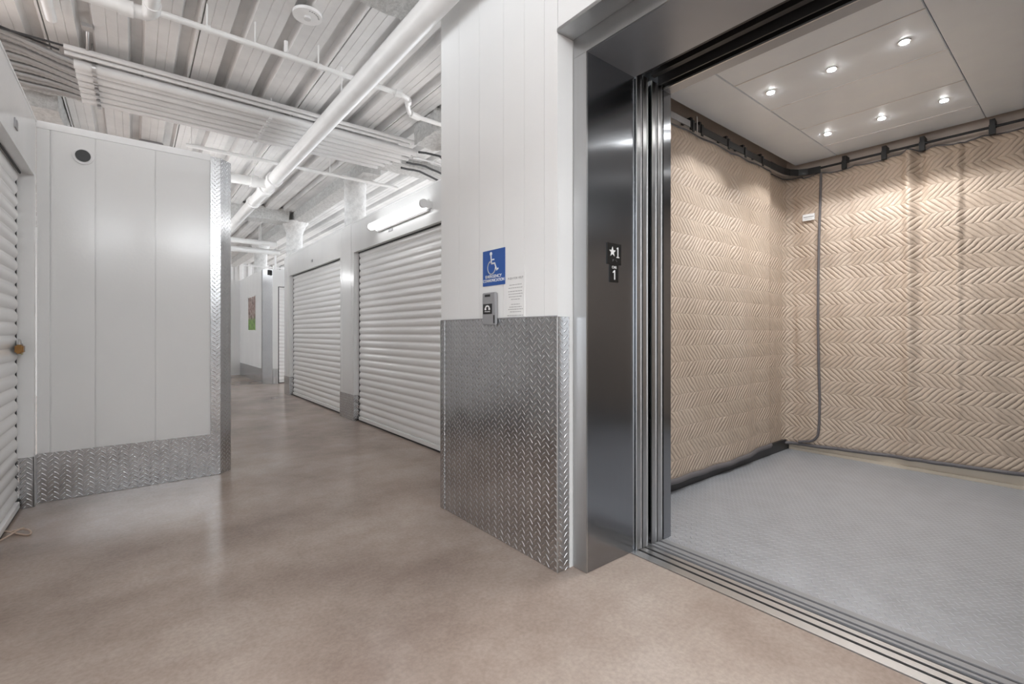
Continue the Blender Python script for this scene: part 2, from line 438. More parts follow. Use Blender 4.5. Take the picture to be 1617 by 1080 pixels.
# number plates
def nplate(b, label): tag(obj('number_plate', bx(b, bev=.001), 'gris'), label, 'number plate', 'locker number plates')
nplate((2.184, 2.19, 4.80, 4.90, 2.235, 2.262), 'small grey number plate above the nearer right roll-up door')
nplate((2.184, 2.19, 7.72, 7.80, 2.235, 2.275), 'small grey number plate above the farther right roll-up door')
nplate((-.503, -.497, 3.66, 3.74, 2.24, 2.29), 'small grey number plate above the padlocked door at left')

# padlock on latch
t = thing('padlock', 'brass padlock hanging on the latch of the left roll-up door', 'padlock', (-.55, 4.2, 1.0))
obj('body', bx((-.566, -.528, 4.13, 4.20, 1.0, 1.055), bev=.008), 'brass', t)
bm = bmesh.new(); tube(bm, [(-.547, 4.145+.04*(1-math.cos(a))/2, 1.05+.035*math.sin(a)) for a in [PI*k/10 for k in range(11)]], .005, 8)
obj('shackle', bm, 'galv', t, 40)
t = thing('door_latch', 'steel slide latch with a green tag behind the padlock', 'latch', (-.56, 4.24, 1.02))
obj('bolt_bar', bx((-.567, -.553, 4.205, 4.318, 1.04, 1.062), bev=.003), 'galv', t)
obj('latch_plate', bx((-.567, -.56, 4.205, 4.305, .995, 1.085), bev=.002), 'galv', t)
obj('tag', bx((-.553, -.549, 4.25, 4.30, .99, 1.035), bev=.001), 'green', t)
# rope loops on the floor by left door
bm = bmesh.new()
tube(bm, [(-.535+.09*math.sin(a*1.0)*(1 if a < PI else .6), 3.78+.055*math.cos(a*1.7), .012+.008*math.sin(a*2)) for a in [k*.3 for k in range(26)]], .0045, 8)
tag(obj('door_rope', bm, 'twine', None, 60), 'pale pull rope curled on the floor under the left roll-up door', 'rope')

# sensor on left panel
t = thing('motion_sensor', 'round black sensor in a white ring high on the left end wall', 'sensor', (-.272, 4.39, 2.34))
bm = bmesh.new(); cyl(bm, (-.272, 4.40, 2.346), (-.272, 4.388, 2.346), .056, 32); obj('ring', bm, 'white', t, 40)
bm = bmesh.new(); cyl(bm, (-.272, 4.389, 2.346), (-.272, 4.378, 2.346), .040, 32); obj('dome', bm, 'signblack', t, 40)

# poster on far block
t = thing('framed_poster', 'tall dark and green poster on the side of the far white block', 'poster', (2.215, 12.75, 1.18))
obj('print', bx((2.209, 2.213, 12.33, 13.17, 1.19, 1.98)), 'poster', t)
obj('backing_board', bx((2.213, 2.222, 12.31, 13.19, 1.17, 2.0), bev=.002), 'signwhite', t)

# ------------------------------------------------------------------ lamps
def tube_light(x, y0, y1, z, side, label, tm='tube_far'):
    """wall batten; side=-1 looks toward -X"""
    t = thing('fluorescent_light', label, 'light', (x, (y0+y1)/2, z-.05), 'wall-mounted tube lights')
    obj('housing', bx(tuple(sorted((x, x+side*.035)))+(y0+.04, y1-.04, z-.055, z+.055), bev=.008), 'white', t)
    c = x+side*.085
    for y in (y0, y1-.035):
        bm = bmesh.new(); cyl(bm, (c, y, z), (c, y+.035, z), .041, 24); box(bm, *sorted((x, c)), y+.005, y+.03, z-.03, z+.03)
        obj('end_cap', bm, 'white', t, 40)
    bm = bmesh.new(); cyl(bm, (c, y0+.035, z), (c, y1-.035, z), .038, 24)
    obj('tube', bm, tm, t, 40)
tube_light(2.19, 3.93, 5.22, 2.33, -1, 'glowing white tube light on the wall above the nearer roll-up door', 'tube')
tube_light(.622, 6.3, 7.6, 2.33, 1, 'tube light on the hidden left corridor wall facing the roll-up doors')
tube_light(.622, 9.6, 10.9, 2.33, 1, 'tube light farther down the hidden left corridor wall')
tube_light(-.503, .2, 1.5, 2.33, 1, 'tube light on the left locker wall beside the camera')
def hung_light(x0, x1, y, z, label):
    t = thing('fluorescent_light', label, 'light', ((x0+x1)/2, y, z-.04), 'hung tube lights')
    obj('housing', bx((x0, x1, y-.03, y+.03, z+.03, z+.075), bev=.006), 'white', t)
    for x in (x0+.1, x1-.1):
        bm = bmesh.new(); cyl(bm, (x, y, z+.07), (x, y, 3.43), .006, 8); obj('hanger_rod', bm, 'galv', t)
    bm = bmesh.new(); cyl(bm, (x0+.02, y, z), (x1-.02, y, z), .034, 20); obj('tube', bm, 'tube_hung', t, 40)
hung_light(.45, 1.42, -1.6, 2.80, 'tube light hung across the corridor behind the camera')
hung_light(-1.15, -.30, -2.6, 2.92, 'tube light hung farther back behind the camera, past the left wall end')

# ------------------------------------------------------------------ signs on the bump-out
def text_bm(s, h, origin, ux, uz, n, th=.002, width=None, bold=0.0, align='CENTER', xs=1.0):
    cu = bpy.data.curves.new('t', 'FONT'); cu.body = s; cu.size = 1; cu.align_x = align; cu.extrude = 0; cu.offset = bold
    cu.resolution_u = 3
    o = bpy.data.objects.new('t', cu); C.objects.link(o)
    dg = bpy.context.evaluated_depsgraph_get(); dg.update()
    me = bpy.data.meshes.new_from_object(o.evaluated_get(dg)); bpy.data.objects.remove(o)
    bm = bmesh.new(); bm.from_mesh(me); bpy.data.meshes.remove(me)
    for l in list(bm.loops.layers.uv): bm.loops.layers.uv.remove(l)
    ys = [v.co.y for v in bm.verts]; xs_ = [v.co.x for v in bm.verts]
    sc = h/(max(ys)-min(ys)); y0 = min(ys); sx = sc*xs
    if width: sx = width/(max(xs_)-min(xs_))
    cx = (max(xs_)+min(xs_))/2 if align == 'CENTER' else min(xs_)
    O, U, Z, N = Vector(origin), Vector(ux), Vector(uz), Vector(n)
    for v in bm.verts: v.co = O+U*((v.co.x-cx)*sx)+Z*((v.co.y-y0)*sc)
    r = bmesh.ops.extrude_face_region(bm, geom=bm.faces[:])
    bmesh.ops.translate(bm, verts=[e for e in r['geom'] if isinstance(e, bmesh.types.BMVert)], vec=N*th)
    return bm
# facing -X: reader's right is -Y
U = (0, -1, 0); Z = (0, 0, 1); N = (-1, 0, 0)
def onw(u, z, d=0): return (1.555-d, 2.1005-u, z)   # u measured from the sign's centre line
t = thing('accessibility_sign', 'blue wheelchair sign reading EMERGENCY COMMUNICATION above the call box', 'sign', (1.552, 2.1, 1.39))
obj('board', bx((1.551, 1.555, 1.998, 2.203, 1.39, 1.588), bev=.0015), 'blue', t)
bm = bmesh.new(); wz = 1.49
def strip(pts, w, th=.0015):
    for a, b in zip(pts, pts[1:]):
        a, b = Vector(a), Vector(b); d = (b-a).normalized(); p = Vector((-d.y, d.x))*w/2
        a2, b2 = a-d*w*.3, b+d*w*.3
        poly(bm, [onw(q.x, wz+q.y, .004) for q in (a2-p, b2-p, b2+p, a2+p)], N, th)
poly(bm, [onw(-.022+.0105*math.cos(k*PI/10), wz+.077+.0105*math.sin(k*PI/10), .004) for k in range(20)], N, .0015)
strip([(-.022, .068), (-.019, .022), (.012, .022), (.030, -.016), (.043, -.010)], .0085)
strip([(-.021, .043), (.006, .043)], .007)
ring = [(-.018+.036*math.cos(a), .000+.036*math.sin(a)) for a in [math.radians(112+k*11) for k in range(23)]]
strip(ring, .0065)
obj('wheelchair_symbol', bm, 'signwhite', t)
obj('lettering', text_bm('EMERGENCY', .017, onw(0, 1.432, .004), U, Z, N, .001, .15, .012), 'signwhite', t)
obj('lettering', text_bm('COMMUNICATION', .017, onw(0, 1.410, .004), U, Z, N, .001, .195, .012), 'signwhite', t)

t = thing('emergency_call_box', 'grey metal call box with a telephone symbol overlapping the guard panel', 'call box', (1.54, 2.115, 1.172))
obj('case', bx((1.528, 1.5495, 2.060, 2.176, 1.172, 1.350), bev=.004), 'gris', t)
obj('label_plate', bx((1.5265, 1.529, 2.082, 2.165, 1.232, 1.288)), 'signblack', t)
obj('recess_pull', bx((1.5265, 1.529, 2.10, 2.15, 1.327, 1.340), bev=.0008), 'track', t)
obj('hinge', bx((1.525, 1.530, 2.062, 2.068, 1.18, 1.225)), 'black', t)
bm = bmesh.new()
pc = lambda a, r: (1.5265, 2.1235-r*math.cos(a), 1.262+r*.8*math.sin(a))
arc = [pc(PI-PI*k/10, .023) for k in range(11)]; arc2 = [pc(PI-PI*k/10, .013) for k in range(11)]
for i in range(10): poly(bm, [arc[i], arc[i+1], arc2[i+1], arc2[i]], N, .001)
for s_ in (-1, 1): box(bm, 1.5255, 1.5265, 2.1235+s_*.018-.008, 2.1235+s_*.018+.008, 1.254, 1.264)
obj('telephone_symbol', bm, 'signwhite', t)
obj('lettering', text_bm('PHONE', .007, (1.5265, 2.1235, 1.242), U, Z, N, .0006, .05), 'signwhite', t)

t = thing('instruction_placard', 'clear placard reading PUSH FOR HELP right of the call box', 'placard', (1.553, 1.91, 1.22))
obj('plate', bx((1.5525, 1.555, 1.835, 1.985, 1.212, 1.440), bev=.001), 'clear', t)
def oc(u, z): return (1.5525, 1.91-u, z)
obj('lettering', text_bm('PUSH FOR HELP', .012, oc(0, 1.408), U, Z, N, .0005, .125), 'print_', t)
bm = bmesh.new(); rnd = random.Random(2)
def words(z, w, hh=.003):
    u = -w/2
    while u < w/2-.004:
        l = min(rnd.uniform(.006, .02), w/2-u)
        box(bm, 1.552, 1.5525, 1.91-u-l, 1.91-u, z, z+hh); u += l+.004
for z, w in ((1.378, .10), (1.362, .115), (1.344, .12), (1.330, .115), (1.316, .11), (1.302, .07)): words(z, w)
obj('upper_paragraph', bm, 'print_', t); bm = bmesh.new()
for z, w in ((1.276, .07), (1.262, .10), (1.250, .12), (1.237, .09), (1.218, .135)): words(z, w)
obj('lower_paragraph', bm, 'print_', t)

# ------------------------------------------------------------------ lift entrance
FT = 2.447
t = thing('lift_door_frame', 'stainless steel frame around the open lift, dark reflections coloured into its returns', 'door frame', (1.85, 1.5, 0))
def jamb(y0, y1):     # y0 = reveal plane, y1 = outer edge on the wall
    s_ = 1 if y1 > y0 else -1
    a = obj('jamb_face', bx((1.655, 1.665)+tuple(sorted((y0, y1)))+(.002, FT)), 'steel', t)
    b = obj('jamb_return', bx((1.665, 2.018)+tuple(sorted((y0, y0+s_*.012)))+(.002, FT)), 'steel_darkened', t)
jamb(YJ, 1.592); jamb(YR, -.335)
obj('head_face', bx((1.655, 1.665, -.335, 1.592, FT+.001, 2.538)), 'steel', t)
obj('head_underside', bx((1.665, 2.018, YR, YJ, FT, FT+.012)), 'satin', t)
obj('soffit_flange', bx((1.550, 1.665, -.345, 1.598, 2.539, 2.556)), 'steel', t)
# floor sign plates on the return
t = thing('floor_sign', 'black plate with a star and numeral 1 on the lift jamb', 'sign', (1.855, 1.507, 1.465))
obj('plate', bx((1.80, 1.907, 1.505, 1.509, 1.465, 1.570), bev=.001), 'signblack', t)
bm = bmesh.new(); cx, cz = 1.838, 1.527
pts = []
for k in range(10):
    r = .026 if k % 2 == 0 else .0105; a = PI/2+k*PI/5; pts.append((cx+r*math.cos(a), cz+r*math.sin(a)))
for k in range(10):
    a, b = pts[k], pts[(k+1) % 10]; poly(bm, [(cx, 1.505, cz), (a[0], 1.505, a[1]), (b[0], 1.505, b[1])], (0, -1, 0), .0015)
obj('star', bm, 'signwhite', t)
obj('numeral', bx((1.8765, 1.8825, 1.5035, 1.505, 1.503, 1.552), (1.869, 1.890, 1.5035, 1.505, 1.500, 1.505), (1.871, 1.8765, 1.5035, 1.505, 1.543, 1.549)), 'signwhite', t)
bm = bmesh.new()
for u, z in ((-.012, 1.487), (-.006, 1.487), (-.012, 1.481), (.012, 1.487), (.018, 1.481)): box(bm, 1.853+u-.0015, 1.853+u+.0015, 1.504, 1.505, z, z+.003)
obj('braille_dots', bm, 'gris', t)
t = thing('car_sign', 'narrow black plate reading CAR 1 under the star plate', 'sign', (1.852, 1.507, 1.38))
obj('plate', bx((1.820, 1.885, 1.505, 1.509, 1.378, 1.464), bev=.001), 'signblack', t)
obj('lettering', text_bm('CAR', .013, (1.852, 1.505, 1.445), (1, 0, 0), Z, (0, -1, 0), .0012, .036, .012), 'signwhite', t)
bm = bmesh.new(); poly(bm, [(1.851, 1.505, 1.391), (1.858, 1.505, 1.391), (1.858, 1.505, 1.438), (1.852, 1.505, 1.438), (1.841, 1.505, 1.429), (1.841, 1.505, 1.423), (1.851, 1.505, 1.428)], (0, -1, 0), .0012)
obj('numeral', bm, 'signwhite', t)

# sliding doors, parked on the left; only their leading edges and a bit of the leaf show
def door_leaf(x0, x1, y, label):
    t = thing('sliding_door', label, 'lift door', ((x0+x1)/2, y+.2, 0), 'parked lift door leaves')
    obj('leaf', bx((x0, x1, y+.004, y+.34, .006, 2.47)), 'steel_darkened', t)
    obj('leading_edge', bx((x0+.003, x1-.003, y, y+.004, .006, 2.47)), 'steel', t)
    for x in (x0, x1-.004): obj('edge_bead', bx((x, x+.004, y-.003, y+.004, .006, 2.47)), 'alu', t)
    return t
door_leaf(2.023, 2.066, 1.500, 'stainless lift door leaf nearest the corridor, edge on')
door_leaf(2.072, 2.115, 1.497, 'second stainless lift door leaf, just inside the first')
door_leaf(2.150, 2.193, 1.497, 'third stainless lift door leaf, inside the dark gap')
door_leaf(2.199, 2.240, 1.494, 'innermost stainless lift door leaf beside the cab column')
# bolts on third leaf
# sills
def sill(x0, x1, grooves, zt=.004, d=.014):
    prof = [(x0, -.05), (x0, zt)]
    for a, b in grooves: prof += [(a, zt), (a, zt-d), (b, zt-d), (b, zt)]
    prof += [(x1, zt), (x1, -.05)]
    bm = bmesh.new(); extr(bm, prof, YR-.02, YJ+.05, lambda p, y: (p[0], y, p[1])); return bm
t = thing('door_sill', 'grooved aluminium landing sill at the lift threshold', 'sill', (2.05, .6, -.05))
obj('track', sill(1.987, 2.128, [(2.036, 2.052), (2.086, 2.102)]), 'alu', t)
obj('groove_strip', bx((2.038, 2.050, YR, YJ, -.0098, -.006), (2.088, 2.100, YR, YJ, -.0098, -.006)), 'black', t)  # black strips along the groove bottoms, making them darker
t = thing('door_sill', 'grooved dark sill on the cab side of the threshold gap', 'sill', (2.2, .6, -.05))
obj('track', sill(2.150, 2.262, [(2.165, 2.181), (2.212, 2.228)]), 'gris', t)
obj('groove_strip', bx((2.167, 2.179, YR, YJ, -.0098, -.006), (2.214, 2.226, YR, YJ, -.0098, -.006)), 'black', t)  # same black strips in the cab-side grooves
struct('sill_gap_shade', bx((2.128, 2.150, YR-.02, YJ+.05, -.1, -.02)), 'blind')  # dark strip standing in for the shade down the threshold gap
# head track box
t = thing('door_track', 'black door track channel above the lift opening', 'door track', (2.13, .6, 2.45))
obj('channel', bx((2.02, 2.262, YR, YJ+.4, 2.60, 2.62), (2.245, 2.262, YR, YJ, 2.449, 2.60), (2.018, 2.023, YR, YJ, 2.46, 2.60)), 'black', t)
obj('rail', bx((2.062, 2.075, YR, 1.48, 2.475, 2.50)), 'track', t)
obj('rail', bx((2.118, 2.150, YR, 1.48, 2.475, 2.5)), 'track', t)
obj('hanger_panel', bx((2.190, 2.1985, .35, 1.485, 2.452, 2.52)), 'track', t)
obj('lip', bx((2.240, 2.249, YR, 1.485, 2.447, 2.456)), 'alu', t)

# ------------------------------------------------------------------ cab
CY0, CY1, CX1, CH = -.62, 1.94, 5.02, 2.72
t = thing('lift_cab', 'lift cab with grey diamond-plate floor and brushed metal ceiling', 'lift cab', (3.6, .65, 0))
obj('floor_plate', bx((2.262, CX1, CY0, CY1, -.05, .003)), 'floorplate', t)
obj('left_wall', bx((2.262, CX1, CY1, CY1+.04, .003, 2.95)), 'cabwall', t)
obj('back_wall', bx((CX1, CX1+.04, CY0, CY1+.04, .003, 2.95)), 'cabwall', t)
obj('right_wall', bx((2.262, CX1, CY0-.04, CY0, .003, 2.95)), 'steel', t)
obj('roof', bx((2.262, CX1+.04, CY0-.04, CY1+.04, 2.95, 2.98)), 'black', t)
obj('entrance_column', bx((2.250, 2.318, 1.490, 1.530, .004, FT), (2.262, 2.318, 1.530, 1.94, .004, FT)), 'steel_darkened', t)
obj('entrance_column', bx((2.250, 2.318, -.62, -.24, .004, FT)), 'steel_darkened', t)
obj('entrance_header', bx((2.250, 2.318, CY0, 1.94, FT, 2.95)), 'satin', t)
def cabceil(y0, y1): return obj('ceiling_panel', bx((2.33, 4.93, y0, y1, CH, CH+.02), bev=.003), 'cabpanel', t)
p1 = cabceil(1.489, 1.83); p2 = cabceil(.5385, 1.485); p3 = cabceil(-.50, .5345)
for x in (3.03, 3.56, 4.08, 4.60): obj('joint_strip', bx((x-.004, x+.004, .5385, 1.485, CH-.003, CH)), 'signwhite', p2)
obj('back_kick_trim', bx((4.985, CX1, CY0, CY1, .003, .10), (4.965, 4.985, CY0, 1.90, .003, .028)), 'cream', t)
obj('side_kick_trim', bx((2.33, 4.98, 1.905, CY1, .003, .10)), 'track', t)
# downlights
proto = None
for x, row in ((3.29, 'front'), (4.33, 'rear')):
    for y, c in ((1.37, 'left'), (1.02, 'middle'), (.675, 'right')):
        lab = f'{c} round downlight in the {row} row of the lift ceiling'
        if proto is None:
            proto = thing('recessed_light', lab, 'light', (x, y, CH-.006), 'lift ceiling downlights')
            bm = bmesh.new(); cyl(bm, (x, y, CH), (x, y, CH-.004), .030, 28); a = obj('trim_ring', bm, 'alu', proto, 40)
            bm = bmesh.new(); cyl(bm, (x, y, CH-.0035), (x, y, CH-.0065), .021, 24); b = obj('lens', bm, 'lens', proto, 40)
        else:
            r = proto.copy(); C.objects.link(r); r.location = (x, y, CH-.006); r['label'] = lab
            for ch in (a, b):
                q = ch.copy(); C.objects.link(q); q.parent = r
        L = bpy.data.lights.new('downlight', 'SPOT'); L.energy = SPOT_W; L.spot_size = math.radians(128); L.spot_blend = .25
        L.shadow_soft_size = .02; L.color = (.98, .99, 1)
        lo = bpy.data.objects.new('downlight', L); C.objects.link(lo); lo.location = (x, y, CH-.012)

# ------------------------------------------------------------------ pads
def sheet(path, z0f, z1f, nz, th=.014, step=.012):
    """cloth sheet hung along a plan path [(x,y)...] with uv in metres"""
    bm = bmesh.new(); uvl = bm.loops.layers.uv.new('UVMap')
    pts = []; L = 0
    for (a, b) in zip(path, path[1:]):
        a, b = Vector(a), Vector(b); k = max(1, int((b-a).length/step))
        for i in range(k): pts.append((a.lerp(b, i/k), L+(b-a).length*i/k))
        L += (b-a).length
    pts.append((Vector(path[-1]), L))
    cols = []
    for i, (p, s) in enumerate(pts):
        a = pts[max(0, i-1)][0]; b = pts[min(len(pts)-1, i+1)][0]; d = (b-a).normalized(); n = Vector((-d.y, d.x))
        col = []
        for j in range(nz+1):
            f = j/nz; z = z0f(s)+(z1f(s)-z0f(s))*f
            col.append((p, n, s, z, f))
        cols.append(col)
    return bm, uvl, cols
def build_sheet(path, z0f, z1f, fold, nz=60):
    bm, uvl, cols = sheet(path, z0f, z1f, nz)
    V = []; K = {}
    for col in cols:
        row = []
        for p, n, s, z, f in col:
            o = fold(s, z); v = bm.verts.new((p.x+n.x*o, p.y+n.y*o, z)); K[v] = (s, z); row.append(v)
        V.append(row)
    for i in range(len(V)-1):
        for j in range(nz):
            f = bm.faces.new((V[i][j], V[i+1][j], V[i+1][j+1], V[i][j+1])); f.smooth = True
            for l in f.loops: l[uvl].uv = K[l.vert]
    return bm, V
def pad(name, label, path, z0f, z1f, fold):
    bm, V = build_sheet(path, z0f, z1f, fold)
    co = [[v.co.copy() for v in r] for r in V]
    cx = sum((r[0].co.x for r in V))/len(V); cy = sum((r[0].co.y for r in V))/len(V)
    t = thing(name, label, 'protective pad', (cx, cy, min(r[0].co.z for r in V)))
    o = obj('quilted_sheet', bm, 'quilt', t)
    s = o.modifiers.new('thickness', 'SOLIDIFY'); s.thickness = .008; s.offset = 0
    return t, co
def gss(s, c, w): return math.exp(-((s-c)/w)**2)
left_top = lambda s: 2.598-.012*math.sin(s*3.2)**2
left_bot = lambda s: .075+.012*math.sin(s*3+.6)+.02*(s/2.2)
lfold = lambda s, z: .008*math.sin(s*7+.4*z)+.006*math.sin(s*17+z*1.3)+.012*gss(s, 1.45, .05)*(z/2.6)
tl, cl = pad('protective_pad', 'quilted tan pad hanging along the left side of the lift', [(2.345, 1.885), (4.50, 1.885), (4.535, 1.893), (4.54, 1.918)], left_bot, left_top, lfold)
bm = bmesh.new(); tube(bm, [c[0] for c in cl], .022, 8); obj('hem_binding', bm, 'binding', tl, 60)
bm = bmesh.new(); tube(bm, [c[-1] for c in cl], .008, 6); obj('top_binding', bm, 'binding', tl, 60)
# back pad: from near the corner, around, then along the back
bpath = [(4.46, 1.925), (4.86, 1.925), (4.915, 1.905), (4.945, 1.86), (4.95, 1.80), (4.95, -.56)]
# arc length: corner at ~.45, Y = 1.80 at s~.57 ; s = .57 + (1.80 - Y)
def S_(y): return .575+(1.80-y)
btop = lambda s: 2.602-.018*abs(math.sin((s-.2)*PI/.27))*(1 if s > .6 else .2)+.03*gss(s, S_(.98), .05)
bbot = lambda s: .066+.05*min(1, max(0, (s-.4)/1.6))
def bfold(s, z):
    k = min(1, max(0, (z-.1)/2.4)); v = 0
    v -= .050*gss(s, S_(.965)-.02, .028)*(.35+.65*k)
    v += .030*gss(s, S_(.93)+.02, .03)*(.25+.75*k)
    v += .016*gss(s, S_(1.16), .02)*k**2+.014*gss(s, S_(1.40), .02)*k**2
    v -= .018*gss(s, S_(.69), .018)*(.4+.6*k)
    v += .010*gss(s, S_(.66), .02)*k
    v += .012*math.sin(s*6.5+z*.7)+.006*math.sin(s*15+z*2.1+1)+.004*math.sin(s*31+z*5)
    v += .010*math.sin(z*4.3+s*1.1)*.6
    return v*(1 if s > .55 else .35)
tb, cb = pad('protective_pad', 'quilted tan pad draped across the back wall of the lift', bpath, bbot, btop, bfold)
bm = bmesh.new(); tube(bm, [c[0] for c in cb], .016, 8); obj('hem_binding', bm, 'binding', tb, 60)
bm = bmesh.new(); tube(bm, [c[-1] for c in cb], .007, 6); obj('top_binding', bm, 'binding', tb, 60)
# vertical seam binding at Y ~ 1.63 curving to the corner at the bottom
bm = bmesh.new(); X = 4.925
seam = [(X, 1.612, 2.59), (X-.002, 1.618, 2.3), (X, 1.628, 2.0), (X, 1.634, 1.6), (X, 1.636, 1.2), (X, 1.63, .8), (X, 1.622, .5), (X, 1.626, .3), (X, 1.632, .22)]
seam += [(X, 1.632+.10*(1-math.cos(a)), .22-.11*math.sin(a)) for a in [PI/2*k/6 for k in range(1, 7)]]
seam += [(X, 1.80, .095)]
tube(bm, seam, .011, 8); obj('edge_binding', bm, 'binding', tb, 60)
lb = obj('care_label', bx((4.912, 4.918, 1.66, 1.76, 2.175, 2.235)), 'signwhite', tb)
obj('print_line', bx((4.910, 4.912, 1.665, 1.752, 2.205, 2.211), (4.910, 4.912, 1.68, 1.74, 2.190, 2.192)), 'print_', lb)

# rails and straps
t = thing('curtain_rail', 'black rail along the back wall of the lift above the pad', 'rail', (4.94, .6, 2.63))
bm = bmesh.new(); tube(bm, [(4.93, 1.62, 2.643), (4.935, .5, 2.643), (4.935, -.58, 2.643)], .010, 8); obj('bar', bm, 'black', t, 60)
for y in (1.432, 1.146, .90, .504, .1, -.3):
    a = obj('strap', bx((4.918, 4.945, y-.018, y+.018, 2.585, 2.66), bev=.002), 'black', t)
    obj('standoff', bx((4.925, 5.02, y-.015, y+.015, 2.655, 2.70)), 'black', a)
t = thing('curtain_rail', 'dark rail along the left side of the lift and round the corner', 'rail', (3.9, 1.87, 2.60))
obj('bar', bx((3.13, 4.45, 1.850, 1.858, 2.605, 2.655)), 'black', t)
obj('front_bar', bx((2.33, 3.13, 1.852, 1.860, 2.61, 2.655)), 'gris', t)
bm = bmesh.new()
arc = [(4.45, 1.855), (4.6, 1.855), (4.72, 1.85), (4.81, 1.83), (4.875, 1.785), (4.915, 1.72), (4.93, 1.62)]
extr(bm, [(p[0], p[1]) for p in arc]+[(p[0]-.006, p[1]-.006) for p in arc[::-1]], 2.60, 2.66, lambda p, z: (p[0], p[1], z))
obj('corner_bend', bm, 'black', t)
for x in (3.16, 3.28, 3.68, 3.96, 4.28):
    a = obj('strap', bx((x-.014, x+.014, 1.842, 1.85, 2.58, 2.665), bev=.002), 'black', t)
    obj('standoff', bx((x-.012, x+.012, 1.86, 1.94, 2.66, 2.69)), 'black', a)
obj('standoff', bx((3.192, 3.204, 1.838, 1.844, 2.585, 2.70)), 'galv', t)

# ------------------------------------------------------------------ overhead: pipes, conduits, beams, columns
def pipe(name, label, pts, r, mat='pipe', cat='pipe', group=None, extra=None, seg=20):
    bm = bmesh.new(); tube(bm, pts, r, seg)
    if extra is None: return tag(obj(name, bm, mat, None, 40), label, cat, group)
    t = thing(name, label, cat, pts[0], group); obj('run', bm, mat, t, 40); extra(t); return t
def couplings(spec, mat='pipe'):
    def f(t):
        for nm, a, b, r in spec:
            bm = bmesh.new(); cyl(bm, a, b, r, 20); obj(nm, bm, mat, t, 40)
    return f
rod = lambda x, y, z: ('hanger_rod', (x, y, z), (x, y, 3.45), .006)
pipe('water_main', 'thick white pipe running down the corridor under the metal deck', [(1.40, .4, 3.08), (1.40, 12.5, 3.08)], .075, extra=couplings([
    ('coupling', (1.40, 6.55, 3.08), (1.40, 6.63, 3.08), .095), ('coupling', (1.40, 7.02, 3.08), (1.40, 7.16, 3.08), .098), ('coupling', (1.40, 7.9, 3.08), (1.40, 7.98, 3.08), .09),
    ('tee_branch', (1.40, 6.85, 3.08), (.95, 6.85, 3.08), .06), ('coupling', (1.25, 6.85, 3.08), (1.17, 6.85, 3.08), .078), ('end_cap', (.95, 6.85, 3.08), (.93, 6.85, 3.08), .066),
    rod(1.22, 6.85, 3.1), rod(1.40, 4.1, 3.1), rod(1.40, 10.2, 3.1)]), seg=28)
pipe('sprinkler_pipe', 'thin white sprinkler pipe crossing under the deck with a bent elbow', [(.10, 3.91, 3.25), (1.86, 3.90, 3.25), (1.93, 3.93, 3.25), (2.0, 4.06, 3.25), (2.08, 4.18, 3.25), (2.16, 4.21, 3.25), (2.9, 4.22, 3.25)], .021, extra=couplings([
    ('fitting', (1.80, 3.90, 3.25), (1.86, 3.90, 3.25), .032), ('fitting', (2.10, 4.19, 3.25), (2.20, 4.215, 3.25), .032), ('fitting', (1.95, 3.95, 3.25), (1.98, 4.01, 3.25), .031),
    ('sprinkler_head', (.91, 3.905, 3.27), (.91, 3.905, 3.36), .014), rod(.40, 3.905, 3.25), rod(.70, 3.905, 3.25), rod(1.15, 3.905, 3.25), ('clamp', (.39, 3.905, 3.25), (.42, 3.905, 3.25), .027), ('clamp', (1.14, 3.905, 3.25), (1.17, 3.905, 3.25), .027)]))
pipe('drain_pipe', 'fat white pipe with an elbow at the upper left of the ceiling', [(-2.4, 3.70, 3.1), (.02, 3.70, 3.1), (.06, 3.69, 3.1), (.08, 3.66, 3.1), (.085, 3.62, 3.1), (.09, 2.6, 3.1)], .040, extra=couplings([('fitting', (.085, 3.63, 3.1), (.086, 3.55, 3.1), .047), ('fitting', (.0, 3.70, 3.1), (-.07, 3.70, 3.1), .047)]))
pipe('stub_pipe', 'short capped white pipe end left of the elbowed drain pipe', [(-.455, 3.5, 3.33), (-.45, 4.60, 3.33)], .032)
# conduit bank
NC = 12
CN = ['nearest', 'second', 'third', 'fourth', 'fifth', 'sixth', 'seventh', 'eighth', 'ninth', 'tenth', 'eleventh', 'farthest']
ends = [2.62, 2.60, 2.52, 2.66, 2.58, 2.62, 2.50, 2.56, 2.46, 2.52, 2.44, 2.48]
for i in range(NC):
    y = (5.11, 5.21, 5.305)[i] if i < 3 else 5.385+(i-3)*.064; z = 3.27+(.01 if i % 2 else 0); cr = .036 if i < 3 else .0225
    t = thing('conduit', f'{CN[i]} white conduit of the overhead bank, counted from the lift side', 'conduit', (-.38, y, z), 'overhead conduit bank')
    bm = bmesh.new(); tube(bm, [(-.37, y, z), (ends[i], y, z)], cr, 14); obj('pipe_run', bm, 'conduit', t, 40)
    ph = i*.7; k1 = .006*math.sin(ph)
    pts = [(-.37-.1*q, y+k1*math.sin(q*.5)-.012*q*(1-i/12), z+.012+.035*math.sin(q*.33+ph*.4)*min(1, q/3)+.010*q) for q in range(14)]
    bm = bmesh.new(); tube(bm, pts, .021, 10, rip=(.026, .2)); obj('flexible_conduit', bm, 'flex', t, 50)
    for x in (-.25, 1.05):
        bm = bmesh.new(); cyl(bm, (x-.012, y, z), (x+.012, y, z), cr+.004, 14); box(bm, x-.014, x+.014, y-.012, y+.012, z-.046, z-.03); obj('clamp', bm, 'galv' if x < 0 else 'conduit', t, 40)
pipe('thin_conduit', 'slim white conduit running above the lift side of the conduit bank', [(-.42, 4.98, 3.33), (2.45, 4.98, 3.33), (2.62, 4.96, 3.33), (2.74, 4.90, 3.34), (2.74, 4.86, 3.42)], .020, 'conduit', 'conduit')
